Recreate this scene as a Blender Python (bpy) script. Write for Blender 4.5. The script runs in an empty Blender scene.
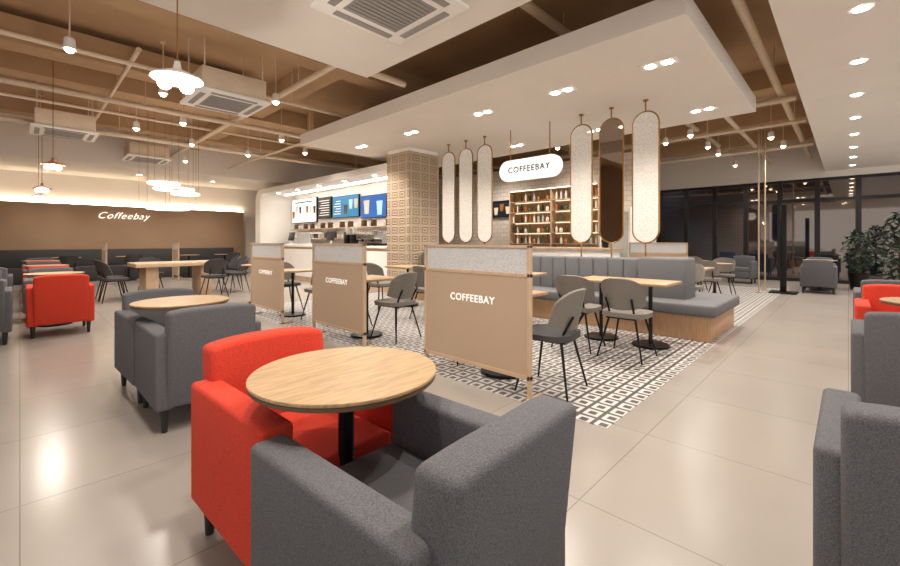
import bpy, bmesh, math, random
from mathutils import Vector, Matrix, Euler
random.seed(4)
S=bpy.context.scene
COL=S.collection
H=1.2
EN=1.8
# ------------------------------------------------ materials
def lin(c):
    return tuple(((v/255)/12.92 if v/255<=0.04045 else (((v/255)+0.055)/1.055)**2.4) for v in c)+(1,)
def base_mat(name,rgb,rough=.6,metal=0,emit=0,emit_rgb=None):
    m=bpy.data.materials.new(name); m.use_nodes=True
    b=m.node_tree.nodes['Principled BSDF']
    b.inputs['Base Color'].default_value=lin(rgb)
    b.inputs['Roughness'].default_value=rough
    b.inputs['Metallic'].default_value=metal
    if emit:
        b.inputs['Emission Color'].default_value=lin(emit_rgb or rgb)
        b.inputs['Emission Strength'].default_value=emit
    return m
def nn(m,t,**k):
    n=m.node_tree.nodes.new(t)
    for a,v in k.items(): setattr(n,a,v)
    return n
def lk(m,a,b): m.node_tree.links.new(a,b)
def noisy(name,rgb,rough=.8,scale=30,amt=.12,bump=.0,stretch=(1,1,1),metal=0,detail=4,sheen=0):
    m=base_mat(name,rgb,rough,metal)
    b=m.node_tree.nodes['Principled BSDF']
    tc=nn(m,'ShaderNodeTexCoord'); mp=nn(m,'ShaderNodeMapping'); mp.inputs['Scale'].default_value=stretch
    no=nn(m,'ShaderNodeTexNoise'); no.inputs['Scale'].default_value=scale; no.inputs['Detail'].default_value=detail
    cr=nn(m,'ShaderNodeValToRGB')
    l=lin(rgb)
    cr.color_ramp.elements[0].position=.3; cr.color_ramp.elements[1].position=.7
    cr.color_ramp.elements[0].color=tuple(max(0,v*(1-amt)) for v in l[:3])+(1,)
    cr.color_ramp.elements[1].color=tuple(min(1,v*(1+amt)) for v in l[:3])+(1,)
    lk(m,tc.outputs['Object'],mp.inputs['Vector']); lk(m,mp.outputs[0],no.inputs['Vector'])
    lk(m,no.outputs['Fac'],cr.inputs['Fac']); lk(m,cr.outputs[0],b.inputs['Base Color'])
    if bump:
        bp=nn(m,'ShaderNodeBump'); bp.inputs['Strength'].default_value=bump; bp.inputs['Distance'].default_value=.01
        lk(m,no.outputs['Fac'],bp.inputs['Height']); lk(m,bp.outputs[0],b.inputs['Normal'])
    return m
M={}
M['grey']=noisy('grey_fabric',(92,91,94),.95,260,.34,.35)
M['red']=noisy('red_fabric',(202,58,36),.95,260,.24,.35)
M['grey2']=noisy('banquette_fabric',(104,103,104),.95,180,.15,.3)
M['chairgrey']=noisy('chair_upholstery',(118,111,103),.85,150,.12,.2)
M['chairdark']=noisy('dark_chair_upholstery',(62,60,60),.8,150,.12,.2)
M['wood']=noisy('light_oak',(172,142,106),.4,5,.26,.05,(2,22,2))
M['woodrim']=noisy('oak_edge',(100,74,50),.5,20,.15,0)
M['woodbase']=noisy('oak_slat_base',(180,142,106),.5,6,.15,.05,(14,14,1))
M['frame']=noisy('pale_wood_frame',(192,164,134),.5,10,.08)
M['black']=base_mat('black_metal',(20,19,19),.35,.4)
M['mullion']=base_mat('window_mullion_metal',(38,36,36),.4,.4)
M['blackwood']=base_mat('black_wood',(28,24,22),.5)
M['gold']=base_mat('brass',(176,132,82),.25,1)
M['rod']=base_mat('pale_brass_pole',(196,172,146),.35,.4)
M['white']=noisy('white_paint',(240,236,230),.6,3,.02)
M['ceil']=noisy('ceiling_white_paint',(232,224,214),.8,2,.02)
M['deck']=noisy('tan_painted_deck',(184,152,116),.85,3,.05)
M['pipe']=noisy('cream_pipe_paint',(220,200,174),.5,8,.04)
M['wallbrown']=noisy('brown_wall_paint',(156,128,102),.8,2,.04)
M['steel']=base_mat('steel',(190,190,190),.25,1)
M['greyplastic']=base_mat('grey_vent',(150,145,140),.6)
M['bulb']=base_mat('warm_bulb',(255,240,215),.5,0,16,(255,234,204))
M['spotglow']=base_mat('spot_lens',(255,245,230),.5,0,26,(255,242,222))
M['cove']=base_mat('cove_strip',(255,240,220),.5,0,14,(255,236,208))
M['shelfglow']=base_mat('added_shelf_strip',(255,240,220),.5,0,2.5,(255,232,204))
M['barfill']=base_mat('added_bar_strip',(255,245,235),.5,0,14,(255,244,232))
M['neon']=base_mat('neon_white',(255,250,240),.5,0,5,(255,246,235))
M['script']=base_mat('neon_script_white',(255,250,240),.5,0,2.2,(255,246,235))
M['sign']=base_mat('lit_sign_face',(250,250,248),.5,0,.7,(255,253,250))
M['inkblack']=base_mat('black_lettering',(8,8,8),.8)
M['letter']=base_mat('white_lettering',(252,250,245),.5,0,.35,(255,252,245))  # slight glow put into the colour; the partition letters hold no lamp
M['teal']=base_mat('screen_teal',(20,90,120),.3,0,1.0,(26,110,155))
M['blue']=base_mat('screen_blue',(16,60,110),.3,0,1.0,(30,90,165))
M['dark']=base_mat('screen_dark',(18,22,26),.3,0,.3,(50,60,70))
M['poster']=base_mat('menu_poster',(240,240,238),.4,0,.6,(245,245,242))
M['shirt']=base_mat('picture_light_blue',(150,190,220),.4,0,.7,(150,195,230))
M['rust']=base_mat('rust_enamel',(150,88,66),.5)
M['leaf']=noisy('dark_leaf',(40,56,38),.6,8,.3)
M['bark']=noisy('bark',(80,60,45),.9,20,.2)
M['soil']=noisy('soil',(40,30,24),.95,40,.3)
M['mirror']=base_mat('bronze_mirror',(158,146,134),.03,1)
for n,c in (('amber',(160,100,50)),('green',(60,84,56)),('cream',(226,216,192)),('brown',(84,58,42)),('clear',(186,188,182)),('black',(40,36,34))):
    M['bt_'+n]=base_mat('bottle_'+n,c,.15)
def glassy(name,rgb,scale,dark,alpha,glow=0):
    m=base_mat(name,rgb,.3)
    b=m.node_tree.nodes['Principled BSDF']
    b.inputs['Alpha'].default_value=alpha
    tc=nn(m,'ShaderNodeTexCoord'); v=nn(m,'ShaderNodeTexVoronoi'); v.inputs['Scale'].default_value=scale
    cr=nn(m,'ShaderNodeValToRGB'); l=lin(rgb)
    cr.color_ramp.elements[0].color=tuple(x*dark for x in l[:3])+(1,); cr.color_ramp.elements[1].color=l
    cr.color_ramp.elements[1].position=.5
    bp=nn(m,'ShaderNodeBump'); bp.inputs['Strength'].default_value=.25; bp.inputs['Distance'].default_value=.01
    lk(m,tc.outputs['Object'],v.inputs['Vector']); lk(m,v.outputs['Distance'],cr.inputs['Fac'])
    lk(m,cr.outputs[0],b.inputs['Base Color']); lk(m,v.outputs['Distance'],bp.inputs['Height']); lk(m,bp.outputs[0],b.inputs['Normal'])
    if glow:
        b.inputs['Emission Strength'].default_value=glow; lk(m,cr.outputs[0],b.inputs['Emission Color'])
    return m
M['obscure']=glassy('obscure_glass',(216,216,216),70,.6,.84)
M['oval']=glassy('oval_textured_glass',(226,220,212),40,.65,.82,.10)  # slight glow put into the glass, which is not a lamp
def weave():
    m=base_mat('woven_board',(206,174,142),.7); b=m.node_tree.nodes['Principled BSDF']
    tc=nn(m,'ShaderNodeTexCoord'); w=nn(m,'ShaderNodeTexWave'); w.inputs['Scale'].default_value=55; w.bands_direction='DIAGONAL'
    cr=nn(m,'ShaderNodeValToRGB'); cr.color_ramp.elements[0].color=lin((166,142,118)); cr.color_ramp.elements[1].color=lin((190,166,142))
    lk(m,tc.outputs['Object'],w.inputs['Vector']); lk(m,w.outputs['Fac'],cr.inputs['Fac']); lk(m,cr.outputs[0],b.inputs['Base Color'])
    return m
M['board']=weave()
def tilefloor():
    m=base_mat('porcelain_tile',(196,184,170),.24); b=m.node_tree.nodes['Principled BSDF']
    tc=nn(m,'ShaderNodeTexCoord'); br=nn(m,'ShaderNodeTexBrick'); br.offset=0; br.squash=1
    br.inputs['Scale'].default_value=1; br.inputs['Brick Width'].default_value=.9; br.inputs['Row Height'].default_value=.9
    br.inputs['Mortar Size'].default_value=.003; br.inputs['Mortar Smooth'].default_value=.1
    br.inputs['Color1'].default_value=lin((160,151,142)); br.inputs['Color2'].default_value=lin((157,148,139)); br.inputs['Mortar'].default_value=lin((132,122,113))
    no=nn(m,'ShaderNodeTexNoise'); no.inputs['Scale'].default_value=1.2; no.inputs['Detail'].default_value=6
    mx=nn(m,'ShaderNodeMixRGB',blend_type='MULTIPLY'); mx.inputs['Fac'].default_value=.15
    lk(m,tc.outputs['Object'],br.inputs['Vector']); lk(m,tc.outputs['Object'],no.inputs['Vector'])
    lk(m,br.outputs['Color'],mx.inputs['Color1']); lk(m,no.outputs['Fac'],mx.inputs['Color2'])
    lk(m,mx.outputs[0],b.inputs['Base Color'])
    return m
M['floor']=tilefloor()
def squares(name,light,dark,size,rings,vertical=False,thr=.05,bump=0,soft=False):
    m=base_mat(name,light,.45); b=m.node_tree.nodes['Principled BSDF']
    tc=nn(m,'ShaderNodeTexCoord'); sx=nn(m,'ShaderNodeSeparateXYZ'); lk(m,tc.outputs['Object'],sx.inputs[0])
    def mth(op,a,v=None,bsock=None):
        n=nn(m,'ShaderNodeMath',operation=op); lk(m,a,n.inputs[0])
        if v is not None: n.inputs[1].default_value=v
        if bsock is not None: lk(m,bsock,n.inputs[1])
        return n.outputs[0]
    def cell(s):
        a=mth('MULTIPLY',s,1/size); a=mth('FRACT',a); a=mth('SUBTRACT',a,.5); return mth('ABSOLUTE',a)
    if vertical: A,C=mth('ADD',sx.outputs[0],bsock=sx.outputs[1]),mth('MULTIPLY',sx.outputs[2],1.35)
    else: A,C=sx.outputs[0],sx.outputs[1]
    mx=mth('MAXIMUM',cell(A),bsock=cell(C))
    t=mth('MULTIPLY',mx,math.pi*2*rings); t=mth('SINE',t)
    if soft: g=mth('MULTIPLY_ADD',t,.5); g.node.inputs[2].default_value=.5
    else: g=mth('GREATER_THAN',t,thr)
    mix=nn(m,'ShaderNodeMixRGB'); mix.inputs['Color1'].default_value=lin(light); mix.inputs['Color2'].default_value=lin(dark)
    lk(m,g,mix.inputs['Fac']); lk(m,mix.outputs[0],b.inputs['Base Color'])
    if bump:
        bp=nn(m,'ShaderNodeBump'); bp.inputs['Strength'].default_value=bump; bp.inputs['Distance'].default_value=.015
        lk(m,t,bp.inputs['Height']); lk(m,bp.outputs[0],b.inputs['Normal'])
    return m
M['pattern']=squares('geometric_mosaic',(198,192,186),(78,74,73),.135,2.5,thr=-.05)
M['column']=squares('relief_square_tile',(192,172,148),(150,128,104),.26,4,True,.2,.5,True)
def colmat(name,c1,c2,mo,bw,rh,ms=.012):
    m=base_mat(name,c1,.7); b=m.node_tree.nodes['Principled BSDF']
    tc=nn(m,'ShaderNodeTexCoord'); sx=nn(m,'ShaderNodeSeparateXYZ'); lk(m,tc.outputs['Object'],sx.inputs[0])
    ad=nn(m,'ShaderNodeMath',operation='ADD'); lk(m,sx.outputs[0],ad.inputs[0]); lk(m,sx.outputs[1],ad.inputs[1])
    cb=nn(m,'ShaderNodeCombineXYZ'); lk(m,ad.outputs[0],cb.inputs[0]); lk(m,sx.outputs[2],cb.inputs[1])
    br=nn(m,'ShaderNodeTexBrick'); br.inputs['Scale'].default_value=1; br.inputs['Brick Width'].default_value=bw; br.inputs['Row Height'].default_value=rh
    br.inputs['Mortar Size'].default_value=ms; br.inputs['Color1'].default_value=lin(c1); br.inputs['Color2'].default_value=lin(c2); br.inputs['Mortar'].default_value=lin(mo)
    lk(m,cb.outputs[0],br.inputs['Vector']); lk(m,br.outputs['Color'],b.inputs['Base Color'])
    return m
M['hatch']=colmat('white_lattice_tile',(216,206,194),(206,196,184),(180,168,154),.24,.12,.008)
def panemat():
    m=base_mat('night_window_glass',(118,108,100),.03,1); b=m.node_tree.nodes['Principled BSDF']
    tc=nn(m,'ShaderNodeTexCoord'); no=nn(m,'ShaderNodeTexNoise'); no.inputs['Scale'].default_value=.6; no.inputs['Detail'].default_value=1
    cr=nn(m,'ShaderNodeValToRGB'); cr.color_ramp.elements[0].position=.42; cr.color_ramp.elements[0].color=(.004,.005,.007,1)
    cr.color_ramp.elements[1].position=.8; cr.color_ramp.elements[1].color=(.02,.03,.045,1)
    lk(m,tc.outputs['Object'],no.inputs['Vector']); lk(m,no.outputs['Fac'],cr.inputs[0])
    lk(m,cr.outputs[0],b.inputs['Emission Color']); b.inputs['Emission Strength'].default_value=.8  # faint bluish outdoor light painted into the opaque panes as emission
    return m
M['pane']=panemat()

# ------------------------------------------------ mesh building
class B:
    def __init__(s): s.bm=bmesh.new()
    def _merge(s,t,mat=None):
        if mat is not None: bmesh.ops.transform(t,matrix=mat,verts=t.verts)
        me=bpy.data.meshes.new('tmp'); t.to_mesh(me); t.free(); s.bm.from_mesh(me); bpy.data.meshes.remove(me); return s
    def box(s,c,sz,bev=0,seg=2,rot=(0,0,0)):
        t=bmesh.new(); bmesh.ops.create_cube(t,size=1)
        bmesh.ops.scale(t,vec=sz,verts=t.verts)
        if bev: bmesh.ops.bevel(t,geom=t.edges[:],offset=bev,segments=seg,profile=.5,affect='EDGES',clamp_overlap=True)
        return s._merge(t,Matrix.Translation(c)@Euler(rot).to_matrix().to_4x4())
    def mm(s,x0,x1,y0,y1,z0,z1,bev=0,seg=2):
        return s.box(((x0+x1)/2,(y0+y1)/2,(z0+z1)/2),(x1-x0,y1-y0,z1-z0),bev,seg)
    def tube(s,p,q,r1,r2=None,seg=12):
        p,q=Vector(p),Vector(q); d=q-p
        t=bmesh.new(); bmesh.ops.create_cone(t,cap_ends=True,segments=seg,radius1=r1,radius2=r1 if r2 is None else r2,depth=d.length)
        return s._merge(t,Matrix.Translation((p+q)/2)@Vector((0,0,1)).rotation_difference(d).to_matrix().to_4x4())
    def disc(s,c,r,h,bev=0,seg=48):
        t=bmesh.new(); bmesh.ops.create_cone(t,cap_ends=True,segments=seg,radius1=r,radius2=r,depth=h)
        if bev:
            es=[e for e in t.edges if abs(e.verts[0].co.z-e.verts[1].co.z)<1e-6]
            bmesh.ops.bevel(t,geom=es,offset=bev,segments=2,affect='EDGES')
        return s._merge(t,Matrix.Translation(c))
    def sph(s,c,r,sc=(1,1,1)):
        t=bmesh.new(); bmesh.ops.create_uvsphere(t,u_segments=16,v_segments=10,radius=r)
        bmesh.ops.scale(t,vec=sc,verts=t.verts); return s._merge(t,Matrix.Translation(c))
    def lathe(s,prof,c=(0,0,0),seg=24):
        t=bmesh.new(); rings=[]
        for r,z in prof:
            rings.append([t.verts.new((r*math.cos(2*math.pi*i/seg),r*math.sin(2*math.pi*i/seg),z)) for i in range(seg)])
        for a,b in zip(rings,rings[1:]):
            for i in range(seg): t.faces.new((a[i],a[(i+1)%seg],b[(i+1)%seg],b[i]))
        t.faces.new(rings[0][::-1]); t.faces.new(rings[-1])
        return s._merge(t,Matrix.Translation(c))
    def ext(s,pts,d,mat=None):
        t=bmesh.new(); vs=[t.verts.new((x,y,0)) for x,y in pts]; f=t.faces.new(vs)
        r=bmesh.ops.extrude_face_region(t,geom=[f]); bmesh.ops.translate(t,vec=(0,0,d),verts=[v for v in r['geom'] if isinstance(v,bmesh.types.BMVert)])
        bmesh.ops.recalc_face_normals(t,faces=t.faces)
        return s._merge(t,mat)
    def done(s,name,mat,parent=None,loc=(0,0,0),smooth=True,label=None):
        me=bpy.data.meshes.new(name)
        bmesh.ops.recalc_face_normals(s.bm,faces=s.bm.faces)
        s.bm.to_mesh(me); s.bm.free()
        me.materials.append(M[mat] if isinstance(mat,str) else mat)
        o=bpy.data.objects.new(name,me); COL.objects.link(o); o.location=loc
        if smooth:
            for p in me.polygons: p.use_smooth=True
            try: me.set_sharp_from_angle(angle=math.radians(38))
            except Exception: pass
        if parent: o.parent=parent
        if label: o['label']=label
        return o
def tag(o,label,cat,group=None):
    o['label']=label; o['category']=cat
    if group: o['group']=group
    return o
def thing(name,label,cat,loc=(0,0,0),rz=0,group=None):
    e=bpy.data.objects.new(name,None); COL.objects.link(e); e.empty_display_size=.1
    e.location=loc; e.rotation_euler=(0,0,math.radians(rz)); return tag(e,label,cat,group)
def dup(root,loc,rz=0,label=None,group=None):
    allobs=list(bpy.data.objects)
    n=root.copy(); COL.objects.link(n); n.location=loc; n.rotation_euler=(0,0,math.radians(rz))
    if label: n['label']=label
    if group: n['group']=group
    def rec(src,dst):
        for c in [c for c in allobs if c.parent==src]:
            k=c.copy(); k.parent=dst; COL.objects.link(k); rec(c,k)
    rec(root,n); return n
def structure(o): o['kind']='structure'; return o
def text(s,size,mat,parent,loc,rot,ext=.004,shear=0,off=.0,name='lettering',sp=1.05):
    cu=bpy.data.curves.new('t','FONT'); cu.body=s; cu.size=size; cu.extrude=ext; cu.align_x='CENTER'; cu.align_y='CENTER'; cu.shear=shear; cu.offset=off
    cu.space_character=sp
    to=bpy.data.objects.new('t',cu); COL.objects.link(to)
    dg=bpy.context.evaluated_depsgraph_get(); dg.update()
    me=bpy.data.meshes.new_from_object(to.evaluated_get(dg)); bpy.data.objects.remove(to)
    me.materials.clear(); me.materials.append(M[mat])
    o=bpy.data.objects.new(name,me); COL.objects.link(o); o.location=loc; o.rotation_euler=rot
    if parent: o.parent=parent
    return o
FX=(math.radians(90),0,math.radians(-90))
FY=(math.radians(90),0,0)
MT=Euler(FX).to_matrix().to_4x4()

# ------------------------------------------------ room
def sbox(name,a,mat,bev=0):
    return structure(B().mm(*a,bev).done(name,mat,smooth=False))
sbox('floor',(-4,16.3,-4,17.3,-.1,0),'floor')
sbox('floor_inlay',(2.6,13.2,1.11,7.9,0,.004),'pattern')
sbox('ceiling',(-4,16.3,-4,17.3,4.2,4.3),'deck')
sbox('ceiling_slab',(-4,2.95,-4,4.25,3.2,3.5),'ceil')
sbox('ceiling_aisle',(2.95,16.0,-4,.48,3.2,4.2),'ceil')
sbox('ceiling_canopy',(4.06,7.9,1.03,8.24,3.2,3.42),'ceil')
sbox('ceiling_rear',(-4,16.0,14.0,17.0,3.2,4.2),'ceil')
sbox('wall_back',(-4,16.3,17.0,17.3,0,4.2),'ceil')
sbox('trim_1',(-4,6.0,16.85,17.0,0,2.32),'wallbrown')
sbox('wall_left',(-4.2,-4,4,17.3,0,4.2),'wallbrown')
sbox('wall_front',(16.0,16.3,-4,17.3,3.02,4.2),'ceil')
sbox('wall_bar',(10.0,10.2,3.2,10.4,0,3.3),'hatch')
sbox('wall_far',(16.0,16.3,7.4,17.0,0,3.02),'wallbrown')
o=B().mm(-4,6.0,16.88,16.97,2.32,2.35).done('cove_light','cove',smooth=False); tag(o,'warm linear cove light strip along the wall top','light strip')
k=2
for a in ((-4,16,5.65,6.0,3.85,4.2),(-4,16,9.3,9.7,3.85,4.2),(-4,16,12.2,12.6,3.85,4.2),(3.35,3.7,.5,14,3.9,4.2),(9.0,9.4,.5,14,3.85,4.2),(11.6,12.0,.5,14,3.85,4.2),(14,14.4,.5,14,3.85,4.2)):
    sbox('trim_%d'%k,a,'deck'); k+=1
for i in range(13):
    y0=-3.6+i*.85; W=.85
    f=B().mm(15.97,16.1,y0,y0+.06,0,3.02).mm(15.97,16.1,y0+W-.06,y0+W,0,3.02).mm(16.0,16.1,y0,y0+W,0,.1).mm(16.0,16.1,y0,y0+W,2.94,3.02).mm(15.98,16.1,y0,y0+W,2.35,2.44)
    w=structure(f.done('window_%d'%(i+1),'mullion',smooth=False))
    B().mm(16.05,16.07,y0+.04,y0+W-.04,.08,2.96).done('pane','pane',w,smooth=False)
e=thing('column','square column clad in beige relief tiles with plain white cap','column')
B().mm(5.7,6.6,6.7,7.45,0,3.12,.01).done('cladding','column',e,smooth=False)
B().mm(5.72,6.58,6.72,7.43,3.12,3.2).done('cap','white',e,smooth=False)
# ------------------------------------------------ pipes, ducts
def pipe(p,q,r,lab='cream painted ceiling pipe'):
    o=B().tube(p,q,r,seg=14)
    p,q=Vector(p),Vector(q); n=max(2,int((q-p).length/3))
    for i in range(n):
        c=p.lerp(q,(i+.5)/n); o.tube(c,(c.x,c.y,4.2),.008,seg=6)
    o=o.done('ceiling_pipe','pipe'); tag(o,lab,'pipe')
for a in (((-3,8.7,3.5),(9,8.7,3.5),.045),((-3,11.4,3.5),(9,11.4,3.5),.05),((-3,4.8,3.55),(4.0,4.8,3.55),.05),((-3,7.0,3.6),(5.4,7.0,3.6),.03),
  ((-3,10.35,3.7),(9,10.35,3.7),.03),
  ((3.0,4.6,3.62),(3.0,13.9,3.62),.045),((3.2,.6,3.7),(3.2,4.7,3.7),.05),((4.5,8.4,3.45),(4.5,13.9,3.45),.03),
  ((1.1,6.8,3.75),(1.1,13.9,3.75),.03),
  ((3.0,.8,3.62),(15.9,.8,3.62),.05),((3.4,2.7,3.95),(15.9,2.7,3.95),.06),((8.1,1.7,3.6),(15.9,1.7,3.6),.045),
  ((8.6,.6,3.5),(8.6,13.9,3.5),.05),((10.6,.6,3.55),(10.6,13.9,3.55),.04),((13,.6,3.5),(13,13.9,3.5),.05)): pipe(*a)
for a in ((4.7,7.6,8.9,9.2,3.65,4.2),(-3,2.9,7.7,8.1,3.75,4.1)):
    b=B().mm(*a,.01)
    for x in (a[0]+.6,a[1]-.6): b.tube((x,(a[2]+a[3])/2,a[5]-.01),(x,(a[2]+a[3])/2,4.2),.012,seg=6)
    o=b.done('ventilation_duct','deck',smooth=False); tag(o,'tan painted rectangular ventilation duct','duct')
# ------------------------------------------------ AC cassettes
def ac(loc,hung,rods):
    e=thing('ceiling_air_conditioner','white four-way ceiling cassette air conditioner','air conditioner',loc)
    B().box((0,0,-.02),(.95,.95,.04),.012).done('panel','white',e)
    g=B()
    for i in range(11): g.box((0,-.24+i*.048,-.045),(.52,.022,.012))
    g.box((0,0,-.041),(.56,.56,.006)).done('grille','greyplastic',e)
    for i in range(4):
        a=i*math.pi/2
        B().box((math.cos(a)*.38,math.sin(a)*.38,-.043),((.07,.6,.012) if i%2==0 else (.6,.07,.012)),.004,1).done('vane','greyplastic',e)
    if hung:
        b=B().box((0,0,.15),(.84,.84,.3),.01)
        for x in(-.38,.38):
            for y in(-.38,.38): b.tube((x,y,.3),(x,y,rods),.01,seg=6)
        b.done('housing','pipe',e)
ac((2.165,2.785,3.2),0,0); ac((2.1,6.6,3.25),1,.93); ac((.6,10.9,3.3),1,.9); ac((2.3,13.2,3.35),1,.85)
# ------------------------------------------------ lights
LC=(1,.93,.845)
def spotlamp(parent,z,energy,size=130,rad=.08):
    l=bpy.data.lights.new('lamp','SPOT'); l.energy=energy*EN; l.color=LC; l.spot_size=math.radians(size); l.spot_blend=.9; l.shadow_soft_size=rad
    o=bpy.data.objects.new('lamp',l); COL.objects.link(o); o.location=(0,0,z); o.parent=parent
def downlight(x,y,z,pair,energy,group):
    e=thing('recessed_downlight','twin recessed white ceiling spotlight' if pair else 'round recessed white ceiling downlight','downlight',(x,y,z),0,group)
    offs=((-.09),(.09)) if pair else (0,)
    if pair: B().box((0,0,-.004),(.2,.4,.008),.003,1).done('trim_plate','white',e)
    else: B().disc((0,0,-.004),.085,.008).done('trim_ring','white',e)
    for d in offs: B().disc((0,d,-.011),.055,.008,seg=24).done('lens','spotglow',e)
    if energy: spotlamp(e,-.07,energy)
for y in (1.54,2.75,4.1,5.8,7.4): downlight(5.0,y,3.2,1,105,'canopy downlights')
for y in (1.6,3.3,5.0): downlight(7.2,y,3.2,1,100,'canopy downlights')
for i in range(8): downlight(5.0+i*1.45,-.08,3.2,0,60,'aisle downlights')
for i in range(6): downlight(5.7+i*1.9,-1.6,3.2,0,50 if i%2 else 0,'aisle downlights')
for p in ((2.55,1.75),(2.4,.1),(.6,2.3),(.6,1.2),(1.6,.2)): downlight(p[0],p[1],3.2,0,66,'slab downlights')
def trackspot(x,y,z,energy,top=4.2):
    e=thing('hanging_spotlight','small white cylindrical spotlight hanging from the tan ceiling','spotlight',(x,y,z),0,'hanging spotlights')
    top=top-z
    B().tube((0,0,.12),(0,0,top),.008,seg=8).disc((0,0,top-.01),.04,.02,seg=16).done('stem','pipe',e)
    B().lathe([(.03,.14),(.05,.12),(.06,0),(.055,0),(.04,.03)]).done('lamp_shade','white',e)
    B().sph((0,0,.0),.045).done('bulb','bulb',e)
    if energy: spotlamp(e,-.07,energy,150)
for x,y,en in ((3.15,4.55,90),(2.84,6.6,0),(2.14,9.06,90),(1.5,7.45,100),(1.6,10.15,80),(4.1,11.2,90),(4.0,9.0,90),(5.0,9.9,90),(.4,6.5,80),(.3,11.95,80),(3.2,13.3,80),(-1.5,8.4,70),(2.75,10.9,0),
     (11.3,2.4,90),(9.8,2.4,90),(12.4,2.4,0),(12.4,1.1,90),(8.5,2.3,0),(14.6,2.4,90),(8.9,5,110),(8.9,7.2,110),(14.8,4.6,60),(11.2,1.2,0),(10.2,3.0,0)):  # the spots in front of the bottle shelf are added to light it warmly
    trackspot(x,y,3.42,en)
for x in (.5,2.5,4.5): downlight(x,15.4,3.2,0,80,'rear downlights')
def pendant(x,y,z,top,energy,red=False,s=1):
    e=thing('pendant_lamp','rust coloured pendant lamp with glowing bulbs above a round table' if red else 'white saucer pendant with glowing globe bulbs above a round table','pendant lamp',(x,y,z),0,'pendant lamps')
    B().tube((0,0,.12*s),(0,0,top-z),.005,seg=6).disc((0,0,top-z-.012),.05,.024,seg=16).done('cord','gold',e)
    B().lathe([(.02*s,.16*s),(.03*s,.10*s),(.17*s,.035*s),(.175*s,.02*s),(.03*s,.06*s)],seg=28).done('lamp_shade','white' if not red else 'rust',e)
    for i in range(3):
        a=i*2.09+.5
        B().sph((math.cos(a)*.085*s,math.sin(a)*.085*s,-.01),.05*s).done('bulb','bulb',e)
    if energy:
        l=bpy.data.lights.new('lamp','POINT'); l.energy=energy*EN; l.color=LC; l.shadow_soft_size=.06
        o=bpy.data.objects.new('lamp',l); COL.objects.link(o); o.location=(0,0,-.13); o.parent=e
pendant(.84,3.72,2.42,3.2,25); pendant(.34,8.45,2.3,4.2,22,True,.8); pendant(.3,11.3,2.2,4.2,0,True,.8); pendant(.3,13.4,2.2,4.2,0,False,.8)
def ring(x,y,z,subs):
    e=thing('ring_chandelier','layered glowing white ring chandelier hanging over the long table','chandelier',(x,y,z),0,'ring chandeliers')
    for dx,dy,dz,r in subs:
        b=B(); n=36
        for i in range(n):
            a,c=2*math.pi*i/n,2*math.pi*(i+1)/n
            b.tube((dx+r*math.cos(a),dy+r*math.sin(a),dz),(dx+r*math.cos(c),dy+r*math.sin(c),dz),.018,seg=8)
        b.done('ring','neon',e)
        for i in range(2):
            a=i*math.pi; B().tube((dx+r*math.cos(a),dy+r*math.sin(a),dz),(dx+r*math.cos(a),dy+r*math.sin(a),4.2-z),.003,seg=5).done('wire','gold',e)
ring(2.2,9.98,2.26,((0,0,0,.34),(-.18,.0,.1,.26),(.2,.0,-.08,.24))); ring(2.5,11.9,1.98,((0,0,0,.42),(-.3,.1,.08,.26),(.3,-.05,.1,.28)))
o=text('Coffeebay',.29,'script',None,(2.32,16.842,2.0),FY,.008,.42,-.006,'neon_script',1.12); tag(o,'thin white neon script sign mounted on the brown wall','neon sign')
# ------------------------------------------------ armchairs
def armchair(mat,color,loc,rz):
    e=thing('armchair','%s fabric armchair with boxy arms and short black legs'%color,'armchair',loc,rz,'%s armchairs'%color)
    for s in (-1,1):
        B().box((s*.264,.012,.385),(.108,.665,.48),.020,3).done('armrest',mat,e)
    B().box((0,.06,.26),(.44,.54,.2),.012,2).done('seat_base',mat,e)
    B().box((0,.085,.39),(.42,.51,.12),.03,3).done('seat_cushion',mat,e)
    t=bmesh.new(); bmesh.ops.create_cube(t,size=1); bmesh.ops.scale(t,vec=(.52,.125,.62),verts=t.verts)
    bmesh.ops.bevel(t,geom=t.edges[:],offset=.024,segments=3,profile=.5,affect='EDGES')
    bmesh.ops.subdivide_edges(t,edges=[ed for ed in t.edges if abs(ed.verts[0].co.x-ed.verts[1].co.x)>.2],cuts=8)
    for v in t.verts:
        v.co.y-= .018*(1-(v.co.x/.26)**2)
        if v.co.z>.2: v.co.z-= .02*abs(v.co.x/.26)**3
        v.co.y-= .06*(v.co.z+.31)/.62
    B()._merge(t,Matrix.Translation((0,-.262,.465))).done('backrest',mat,e)
    for x in(-.26,.26):
        for y in(-.27,.29):
            B().tube((x,y,0),(x,y,.16),.016,.025,seg=12).done('leg','blackwood',e)
    return e
G=armchair('grey','charcoal grey',(.785,.90,0),3)
R=armchair('red','bright red',(.81,1.63,0),182)
for x,y,r in ((.89,3.36,0),(.87,4.08,182),(-.38,7.3,0),(.35,8.95,180),(.35,11.75,180),(.35,14.4,180),(-.45,8.95,180),(-.4,10.3,0)):
    dup(G,(x,y,0),r)
for x,y,r in ((.37,7.5,0),(.35,10.25,0),(.35,13.0,0)): dup(R,(x,y,0),r)
for x,y,r in ((1.87,-.245,-90),(3.95,-.33,-90),(6.9,-.36,-90),(14.2,.55,90),(12.9,.5,-90),(14.4,2.2,90),(13.3,3.4,-90)): dup(G,(x,y,0),r)
dup(R,(5.55,-.36,0),90)
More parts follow.
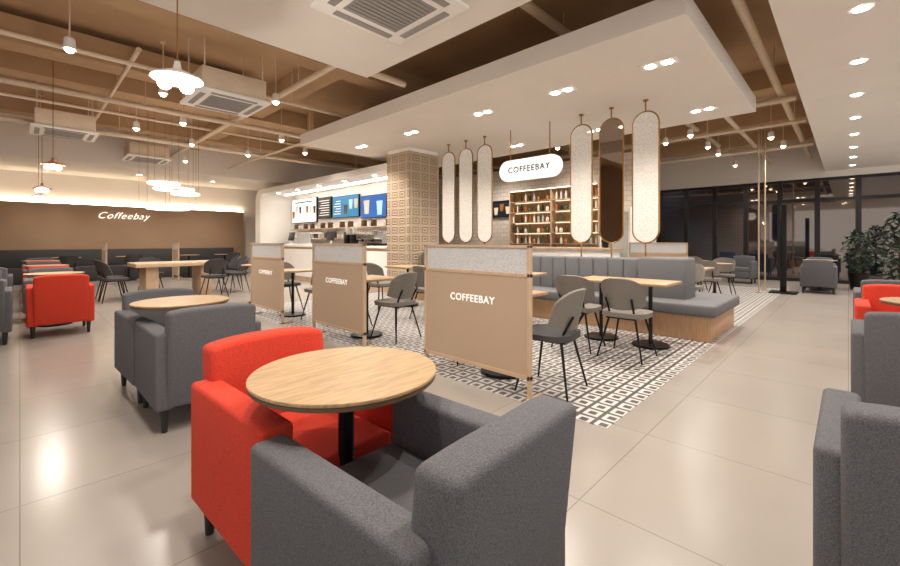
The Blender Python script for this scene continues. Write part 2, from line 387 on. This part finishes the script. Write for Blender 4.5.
# ------------------------------------------------ round tables
def rtable(x,y,r=.34,z=.74):
    e=thing('round_table','round light oak cafe table on a black pedestal','table',(x,y,0),0,'round tables')
    B().disc((0,0,z-.005),r,.010,.002,64).done('table_top','wood',e)
    B().disc((0,0,z-.018),r-.003,.016,.003,64).done('edge_band','woodrim',e)
    B().tube((0,0,.02),(0,0,z-.03),.028,seg=20).disc((0,0,z-.034),.09,.016).done('pedestal','black',e)
    B().disc((0,0,.0125),.2,.025,.006).done('base','black',e)
    return e
T=rtable(.81,1.295,.322)
for x,y in ((.87,3.72),(.35,8.22),(.35,10.98),(.35,13.7),(4.75,-.5),(13.5,.5),(10.0,2.0),(3.25,8.3)): dup(T,(x,y,0))
# ------------------------------------------------ cafe chairs
def cafechair(mat,word,loc,rz,seatmat=None):
    e=thing('cafe_chair','%s cafe chair with curved back and thin black legs'%word,'chair',loc,rz,'%s cafe chairs'%word)
    pts=[]; n=28
    for i in range(n):
        a=2*math.pi*i/n; c,s_=math.cos(a),math.sin(a)
        pts.append((.225*math.copysign(abs(c)**.6,c),.215*math.copysign(abs(s_)**.6,s_)))
    B().ext(pts,.045,Matrix.Translation((0,.01,.425))).done('seat',seatmat or mat,e)
    t=bmesh.new(); cols=14; rows=6; g=[]
    for j in range(rows+1):
        row=[]
        for i in range(cols+1):
            u=i/cols*2-1; v=j/rows
            ang=u*1.15; rad=.235
            x=math.sin(ang)*rad*(1+.05*v); y=-.20+ (1-math.cos(ang))*.24 - v*.07
            zlo=.50+.05*abs(u)**2; zhi=.82-.10*abs(u)**3.0
            row.append(t.verts.new((x,y,zlo+(zhi-zlo)*v)))
        g.append(row)
    for j in range(rows):
        for i in range(cols): t.faces.new((g[j][i],g[j][i+1],g[j+1][i+1],g[j+1][i]))
    bmesh.ops.recalc_face_normals(t,faces=t.faces)
    bmesh.ops.solidify(t,geom=t.faces[:],thickness=.028)
    b=B(); b._merge(t); b.done('backrest',mat,e)
    f=B()
    for s in(-1,1): f.tube((s*.12,-.12,.43),(s*.13,-.225,.62),.011,seg=8)
    f.box((0,-.03,.415),(.3,.28,.02)); f.done('frame','black',e)
    for sx in(-1,1):
        for sy in(-1,1):
            B().tube((sx*.225,sy*.215+.0,0),(sx*.13,sy*.13,.42),.008,.012,seg=10).done('leg','black',e)
    return e
K=cafechair('chairgrey','warm grey upholstered',(4.38,1.66,0.004),-90)
D=cafechair('chairgrey','grey dark-seated',(3.0,1.74,0.004),8,'chairdark')
DD=cafechair('chairdark','dark upholstered',(1.3,10.45,0),-90)
for x,y,r in ((4.38,2.2,-86),(4.38,3.45,-90),(4.38,4.65,-90),(4.38,5.9,-90),(3.2,4.0,8),(3.2,5.02,180),(3.2,5.8,0)): dup(K,(x,y,.004),r)
for x,y,r in ((3.14,2.92,180),(3.2,7.05,180)): dup(D,(x,y,.004),r)
for x,y,r in ((7.6,1.9,90),(7.6,2.5,90),(8.0,3.2,90),(9.4,2.0,-90),(10.7,2.0,90),(11.4,2.7,-90)): dup(K,(x,y,.004),r)
for x,y,r in ((1.3,11.0,-90),(3.55,10.4,90),(3.55,10.95,90),(2.9,9.85,0),(2.1,11.6,180)): dup(DD,(x,y,0),r)
e=thing('communal_table','long light oak communal table on thick panel legs','table',(2.4,10.7,0))
B().box((0,0,.70),(1.6,.95,.08),.006).done('table_top','frame',e)
for x in(-.5,.5): B().box((x,0,.33),(.22,.7,.66),.006).done('panel_leg','frame',e)
def sqtable(x,y,w,d,n,group='cafe tables'):
    e=thing('cafe_table','light oak rectangular cafe table on black pedestals' if n==2 else 'small square light oak cafe table on a black pedestal','table',(x,y,.004),0,group)
    B().box((0,0,.72),(w,d,.03),.008).done('table_top','wood',e)
    for i in range(n):
        yy=0 if n==1 else (-d/2+.25 if i==0 else d/2-.25)
        B().tube((0,yy,.02),(0,yy,.706),.022,seg=16).box((0,yy,.698),(.22,.22,.014)).done('pedestal','black',e)
        B().disc((0,yy,.0125),.2,.025,.006).done('base','black',e)
    return e
sqtable(5.0,1.92,.6,1.08,2)
for y in (3.45,4.65,5.9): sqtable(5.0,y,.6,.62,1)
for y in (2.27,4.4,6.45): sqtable(3.05,y,.6,.6,1,'partition tables')
sqtable(8.2,2.2,.6,1.0,2)
# ------------------------------------------------ partitions
def partition(x,y,letter=True,w=1.15,z0=.004):
    e=thing('partition_screen','pale wood partition with woven board, textured glass top, white letters' if letter else 'pale wood partition with textured glass top','partition',(x,y,z0),0,'partition screens')
    h=1.165; hw=w/2
    f=B()
    for s in(-1,1): f.box((0,s*(hw-.0125),h/2),(.04,.025,h),.003,1)
    for s in(-1,1): f.box((.06,s*(hw-.0125),.0125),(.2,.025,.025),.003,1)
    f.mm(-.02,.02,-hw,hw,h-.02,h).mm(-.02,.02,-hw,hw,.925,.95).mm(-.02,.02,-hw,hw,.16,.19)
    f.done('frame','frame',e,smooth=False)
    B().mm(-.014,.014,-hw+.02,hw-.02,.185,.93).done('board','board',e,smooth=False)
    B().mm(-.006,.006,-hw+.02,hw-.02,.945,h-.015).done('glass','obscure',e,smooth=False)
    if letter: text('COFFEEBAY',.084,'letter',e,(-.0155,.0,.715),FX,.0014,0,.0012,sp=1.12)
    return e
partition(2.63,2.27); partition(2.63,4.40); partition(2.63,6.45)
partition(9.3,2.9,False)
partition(1.6,14.6,False,.7,0); partition(3.3,14.8,False,.7,0)
# ------------------------------------------------ banquette
e=thing('banquette','double-sided grey upholstered banquette on an oak plinth','banquette',(0,0,.004))
B().mm(5.6,6.98,1.16,6.62,0,.32,.01).done('plinth','woodbase',e)
B().mm(5.55,7.03,1.1,6.65,.30,.44,.03,3).done('seat_cushion','grey2',e)
b=B(); n=20
for i in range(n):
    y0=2.1+i*(4.55/n); b.mm(6.0,6.3,y0,y0+4.55/n,.40,.95,.03,3)
b.done('backrest','grey2',e)
B().mm(5.9,6.4,1.5,2.1,.40,.97,.03,3).done('end_bolster','grey2',e)
# ------------------------------------------------ oval screens
def capsule(hw,hh,n=16):
    p=[]
    for i in range(n+1): a=math.pi*i/n; p.append((hw*math.cos(a),hh-hw+hw*math.sin(a)))
    for i in range(n+1): a=math.pi+math.pi*i/n; p.append((hw*math.cos(a),-hh+hw+hw*math.sin(a)))
    return p
def oval(y,mir):
    zc=2.105; hh=.93; hw=.178
    e=thing('oval_divider',('bronze mirror' if mir else 'white textured glass')+' capsule panel in a brass frame','divider panel',(6.15,y,zc),0,'oval divider panels')
    B().ext(capsule(hw-.008,hh-.008),.014,Matrix.Translation((.007,0,0))@MT).done('panel','mirror' if mir else 'oval',e,smooth=False)
    p=capsule(hw,hh); b=B()
    for a,c in zip(p,p[1:]+p[:1]):
        if (Vector(a)-Vector(c)).length>1e-4: b.tube((0,-a[0],a[1]),(0,-c[0],c[1]),.012,seg=8)
    b.done('frame','gold',e)
    B().tube((0,0,hh-.01),(0,0,3.2-zc),.012,seg=8).disc((0,0,3.2-zc-.01),.035,.02,seg=16).done('rod','gold',e)
    B().tube((0,0,-hh+.01),(0,0,-1.15),.012,seg=8).done('lower_rod','gold',e)
for i,y in enumerate((2.07,2.56,3.04,5.0,5.48,5.96)): oval(y,i==1)
e=thing('hanging_sign','white illuminated capsule sign with black letters hanging from the canopy','sign',(6.15,4.0,2.46))
pts=[(y,x) for x,y in capsule(.185,.62)]
B().ext(pts,.08,Matrix.Translation((.04,0,0))@MT).done('sign_body','sign',e,smooth=False)
text('COFFEEBAY',.145,'inkblack',e,(-.042,0,0),FX,.002,0,.002,sp=1.14)
for s in(-.40,.40): B().tube((0,s,.175),(0,s,.74),.01,seg=8).done('rod','gold',e)
# ------------------------------------------------ service bar
e=thing('service_bar','white service counter with pale stone worktop','counter',(0,0,0))
B().mm(6.0,6.5,7.5,15.1,0,1.02).done('body','frame',e,smooth=False)
B().mm(5.95,6.55,7.5,15.1,1.02,1.08,.006).done('worktop','white',e)
B().mm(5.985,6.0,7.6,15.0,.12,.95).done('front_panel','white',e,smooth=False)
sbox('wall_menu',(7.1,7.25,7.5,15.5,0,3.05),'white')
def arc(cy,cz,r,a0,a1,n=10): return [(cy+r*math.cos(math.radians(a0+(a1-a0)*i/n)),cz+r*math.sin(math.radians(a0+(a1-a0)*i/n))) for i in range(n+1)]
outer=[(7.5,3.02),(7.5,2.86)]+arc(14.8,2.58,.28,90,0)+[(15.08,0),(15.5,0)]+arc(15.1,2.62,.4,0,90)
t=bmesh.new()
vs=[t.verts.new((5.93,y,z)) for y,z in outer]; f=t.faces.new(vs)
r=bmesh.ops.extrude_face_region(t,geom=[f]); bmesh.ops.translate(t,vec=(1.17,0,0),verts=[v for v in r['geom'] if isinstance(v,bmesh.types.BMVert)])
bmesh.ops.triangulate(t,faces=[f for f in t.faces if len(f.verts)>4])
b=B(); b._merge(t); structure(b.done('trim_20','white',smooth=False))
o=B().mm(6.6,6.7,7.7,14.6,2.83,2.86).done('added_bar_light','barfill',smooth=False); tag(o,'added linear fill light under the bar canopy','light strip')  # strip added to light the inside of the bar
for i in range(5): downlight(6.2,8.6+i*1.4,2.86,0,22,'added bar fill downlights')  # extra lamps added under the canopy to brighten the bar
def screen(y0,y1,z0,z1,mat,lab,x=7.08):
    e=thing('menu_screen',lab,'screen',(x,(y0+y1)/2,(z0+z1)/2)); w=(y1-y0)/2; h=(z1-z0)/2
    B().mm(-.05,.015,-w,w,-h,h,.006,1).done('bezel','black',e)
    B().mm(-.056,-.05,-w+.02,w-.02,-h+.02,h-.02).done('display',mat,e,smooth=False)
    return e,w,h
def cups(e,w,h,mats,n,seed,s=1,y0=None,y1=None):
    rr=random.Random(seed); y0=-w if y0 is None else y0; y1=w if y1 is None else y1
    for i in range(n):
        y=y0+(i+.5)*(y1-y0)/n; z=rr.uniform(-.35,.15)*h
        prof=[(-.045*s,-.08*s),(.045*s,-.08*s),(.06*s,.07*s),(.066*s,.075*s),(.06*s,.10*s),(-.06*s,.10*s),(-.066*s,.075*s),(-.06*s,.07*s)]
        B().ext(prof,.004,Matrix.Translation((-.056,y,z))@MT).done('menu_picture',mats[i%len(mats)],e,smooth=False)
def lines(e,y0,y1,z0,n,mat='letter'):
    b=B()
    for i in range(n): b.mm(-.06,-.056,y0,y1-.06*(i%3),z0+i*.08,z0+.02+i*.08)
    b.done('menu_lines',mat,e,smooth=False)
e1,w,h=screen(12.15,13.0,1.95,2.66,'dark','dark menu screen with lines of menu items')
lines(e1,-w+.1,w-.1,-h+.1,7)
e1,w,h=screen(10.55,12.05,1.93,2.62,'teal','teal menu screen with drink pictures'); cups(e1,w,h,['bt_cream','shirt','bt_brown'],3,2,1.6,-w,.1); lines(e1,.25,w-.1,-h+.12,6)
e1,w,h=screen(9.2,10.45,1.86,2.53,'blue','blue menu screen with drink pictures'); cups(e1,w,h,['shirt','bt_cream'],2,3,2.2)
e1,w,h=screen(13.1,14.9,1.85,2.72,'poster','white menu poster with coffee cups'); cups(e1,w,h,['bt_brown','bt_cream','bt_amber','shirt'],7,5,1.4)
B().box((-.058,0,.3),(.004,1.3,.05)).done('menu_lines','dark',e1,smooth=False)
cup=None; can=None
for z in (1.3,1.62):
    e=thing('bar_shelf','white wall shelf behind the counter holding cups','shelf',(7.0,11.5,z-.015)); B().mm(-.15,.1,-3.2,3.2,-.015,.015).done('board','frame',e,smooth=False)
    for j in range(26):
        y=8.5+j*.235
        if (j*7+int(z*10))%5<2:
            if can is None:
                can=B().box((0,0,.09),(.12,.14,.18),.008).done('coffee_tin','bt_brown'); tag(can,'brown coffee tin on the bar shelf','tin','tins on the bar shelf'); c=can
            else: c=can.copy(); COL.objects.link(c)
        elif cup is None:
            cup=B().lathe([(.035,0),(.045,.11),(.047,.115),(.04,.115)],seg=14).done('paper_cup','white'); tag(cup,'white paper cup on the bar shelf','cup','cups on the bar shelf'); c=cup
        else: c=cup.copy(); COL.objects.link(c)
        c.location=(6.94,y,z)
def machine(y):
    e=thing('espresso_machine','steel espresso machine on the service counter','coffee machine',(6.25,y,1.08))
    B().box((0,0,.27),(.42,.8,.22),.02).done('body','steel',e)
    B().box((0,0,.03),(.44,.8,.06),.01).done('drip_tray','black',e)
    B().box((.12,0,.11),(.16,.76,.12)).done('back_panel','steel',e)
    for s in(-.22,.22): B().tube((-.12,s,.1),(-.12,s,.17),.03,seg=12).tube((-.12,s,.13),(-.25,s,.13),.012,seg=8).done('portafilter','black',e)
machine(8.8)
def grinder(y):
    e=thing('coffee_grinder','black coffee grinder with clear hopper on the counter','grinder',(6.25,y,1.08))
    B().box((0,0,.15),(.18,.16,.3),.02).done('body','black',e)
    B().lathe([(.04,.3),(.08,.46),(.08,.48)]).done('hopper','bt_clear',e)
grinder(9.6); grinder(9.9)
for y in (10.8,13.3):
    e=thing('cash_register','white point of sale terminal on the counter','register',(6.25,y,1.08))
    B().box((0,0,.02),(.22,.25,.04),.01).tube((0,0,.03),(0,0,.2),.02).done('stand','white',e)
    B().box((0,0,.27),(.03,.4,.28),.01,rot=(0,.2,0)).done('display','dark',e)
e=thing('pastry_case','small white countertop display case with inner shelf','display case',(6.25,12.1,1.08))
B().box((0,0,.02),(.4,.9,.04),.006).box((0,0,.36),(.4,.9,.03),.006).box((0,0,.19),(.36,.86,.012)).done('frame','white',e)
B().box((-.19,0,.19),(.008,.88,.32)).done('glass_front','obscure',e,smooth=False)
# rear display shelf with bottles
e=thing('bottle_shelf','wall shelving with wood backing lined with bottles','shelf',(0,0,0))
f=B()
for z in (1.12,1.41,1.70,1.99,2.28): f.mm(9.72,10.0,4.35,7.0,z,z+.015)
for y in (4.35,5.65,6.97): f.mm(9.72,10.0,y,y+.03,0,2.6)
f.mm(9.72,10.0,4.35,7.0,2.58,2.61).mm(9.72,10.0,4.35,7.0,0,.9); f.done('carcass','frame',e,smooth=False)
B().mm(9.975,9.995,4.4,6.95,1.1,2.58).done('back_board','wood',e,smooth=False)
B().mm(9.7,9.715,4.4,6.95,2.585,2.605).done('added_shelf_light','shelfglow',e,smooth=False)  # glowing strips added to warm the shelf backing
for z in (1.41,1.70,1.99,2.28): B().mm(9.955,9.975,4.4,6.95,z-.012,z-.002).done('added_shelf_light','shelfglow',e,smooth=False)
proto={}
BC=('amber','clear','green','cream','cream','brown','clear','black','amber')
SH={0:[(.030,0),(.032,.01),(.032,.13),(.012,.17),(.011,.22),(.015,.225)],1:[(.042,0),(.045,.01),(.045,.09),(.03,.11),(.032,.13)],2:[(.026,0),(.028,.01),(.026,.16),(.010,.2),(.010,.25)]}
for z in (1.135,1.425,1.715,2.005,2.295):
    for j in range(19):
        y=4.45+j*.136
        if abs(y-5.665)<.06 or y>6.92 or random.random()<.1: continue
        c=random.choice(BC); sh=random.choice((0,0,1,2,2))
        if (c,sh) not in proto:
            o=B().lathe(SH[sh],seg=12).done('jar' if sh==1 else 'bottle','bt_'+c)
            tag(o,('%s squat jar standing on the wall shelf' if sh==1 else '%s glass bottle standing on the wall shelf')%c,'jar' if sh==1 else 'bottle','jars on the wall shelf' if sh==1 else 'bottles on the wall shelf'); proto[(c,sh)]=o
        else:
            o=proto[(c,sh)].copy(); COL.objects.link(o)
        o.location=(9.80,y,z)
e1,w,h=screen(7.1,7.95,1.9,2.4,'dark','dark screen with drink pictures on the tiled wall',9.985); cups(e1,w,h,['bt_cream','bt_amber'],4,8,1.2)
e=thing('display_fridge','white glass-fronted drinks fridge','fridge',(9.64,3.8,0))
B().mm(-.34,.34,-.35,.35,0,1.95,.015).done('body','white',e); B().mm(-.36,-.34,-.3,.3,.3,1.85).done('door','bt_clear',e)
e=thing('back_counter','white back counter with pale worktop','counter',(0,0,0.004))
B().mm(8.6,9.1,3.6,7.6,0,1.0).done('body','white',e,smooth=False); B().mm(8.55,9.15,3.55,7.65,1.0,1.05,.005).done('worktop','frame',e)
# ------------------------------------------------ rear bench
e=thing('wall_bench','dark upholstered bench along the brown wall','bench',(0,0,0))
B().mm(-1,5.6,16.3,16.84,.0,.45,.03).done('seat','chairdark',e); B().mm(-1,5.6,16.68,16.85,.45,.95,.03).done('backrest','chairdark',e)
for x in (.9,2.3,3.9,5.0): dup(T,(x,15.8,0),0,'round cafe table near the brown wall')
for x,r in ((.9,0),(2.3,0),(5.0,0)): dup(DD,(x,15.1,0),r)
# ------------------------------------------------ poles, stand, plants
for x,y in ((11.9,1.50),(12.55,1.46)):
    o=B().tube((0,0,0),(0,0,4.2-.004),.016,seg=12).disc((0,0,.01),.06,.02).done('slim_pole','rod',loc=(x,y,.004)); tag(o,'slim pale brass floor-to-ceiling pole','pole')
e=thing('display_stand','tall slim black display stand on a flat base','stand',(12.2,1.08,.004))
B().box((0,0,.015),(.5,.5,.03),.006).done('base','black',e); B().box((0,0,1.03),(.03,.12,2.0),.01).done('panel','black',e)
def plant(x,y,h,n,z0=0,s=1,lab='leafy dark green potted tree in a black planter',nm='potted_tree'):
    e=thing(nm,lab,'potted plant',(x,y,z0)); e.scale=(s,s,s)
    B().lathe([(.15,0),(.2,.4),(.21,.42),(.18,.42),(.17,.38)]).done('pot','black',e)
    B().disc((0,0,.38),.175,.02).done('soil','soil',e)
    b=B().tube((0,0,.38),(.02,.02,h*.75),.025,.012)
    for i in range(7):
        a=i*2.4; z=h*(.4+.07*i); b.tube((0,0,z-.1),(.22*math.cos(a),.22*math.sin(a),z+.1),.01,.005,seg=6)
    b.done('trunk','bark',e)
    t=bmesh.new(); rr=random.Random(int(x))
    for i in range(n):
        z=rr.uniform(.5,h); R0=.27*math.sin(math.pi*min(1,(z-.35)/(h-.3)*.9+.05))+.06
        a=rr.uniform(0,6.28); r=R0*math.sqrt(rr.random()); c=Vector((r*math.cos(a),r*math.sin(a),z))
        m=Euler((rr.uniform(-1,1),rr.uniform(-1,1),rr.uniform(0,6.28))).to_matrix()
        L,W=.15,.035
        vs=[t.verts.new(c+m@Vector(p)) for p in ((0,0,0),(L*.5,W,.01),(L,0,-.01),(L*.5,-W,.01))]
        t.faces.new(vs)
    bb=B(); bb._merge(t); o=bb.done('foliage','leaf',e,smooth=False); o['kind']='stuff'
plant(14.3,-.18,1.4,220); plant(11.3,-.70,1.7,320)
plant(8.85,3.82,1.1,120,1.054,.42,'small leafy green plant in a black pot on the counter','potted_plant')
# ------------------------------------------------ camera, world
cam=bpy.data.cameras.new('camera'); co=bpy.data.objects.new('camera',cam); COL.objects.link(co)
co.location=(0,0,H); co.rotation_euler=(math.radians(90),0,math.radians(-46.1))
cam.sensor_width=36; cam.lens=414/900*36; cam.shift_y=-(283-241)/900; cam.clip_start=.05
S.camera=co
w=bpy.data.worlds.new('world'); S.world=w; w.use_nodes=True
bg=w.node_tree.nodes['Background']; bg.inputs[0].default_value=(1,.97,.94,1); bg.inputs[1].default_value=1.2
S.view_settings.view_transform='Standard'
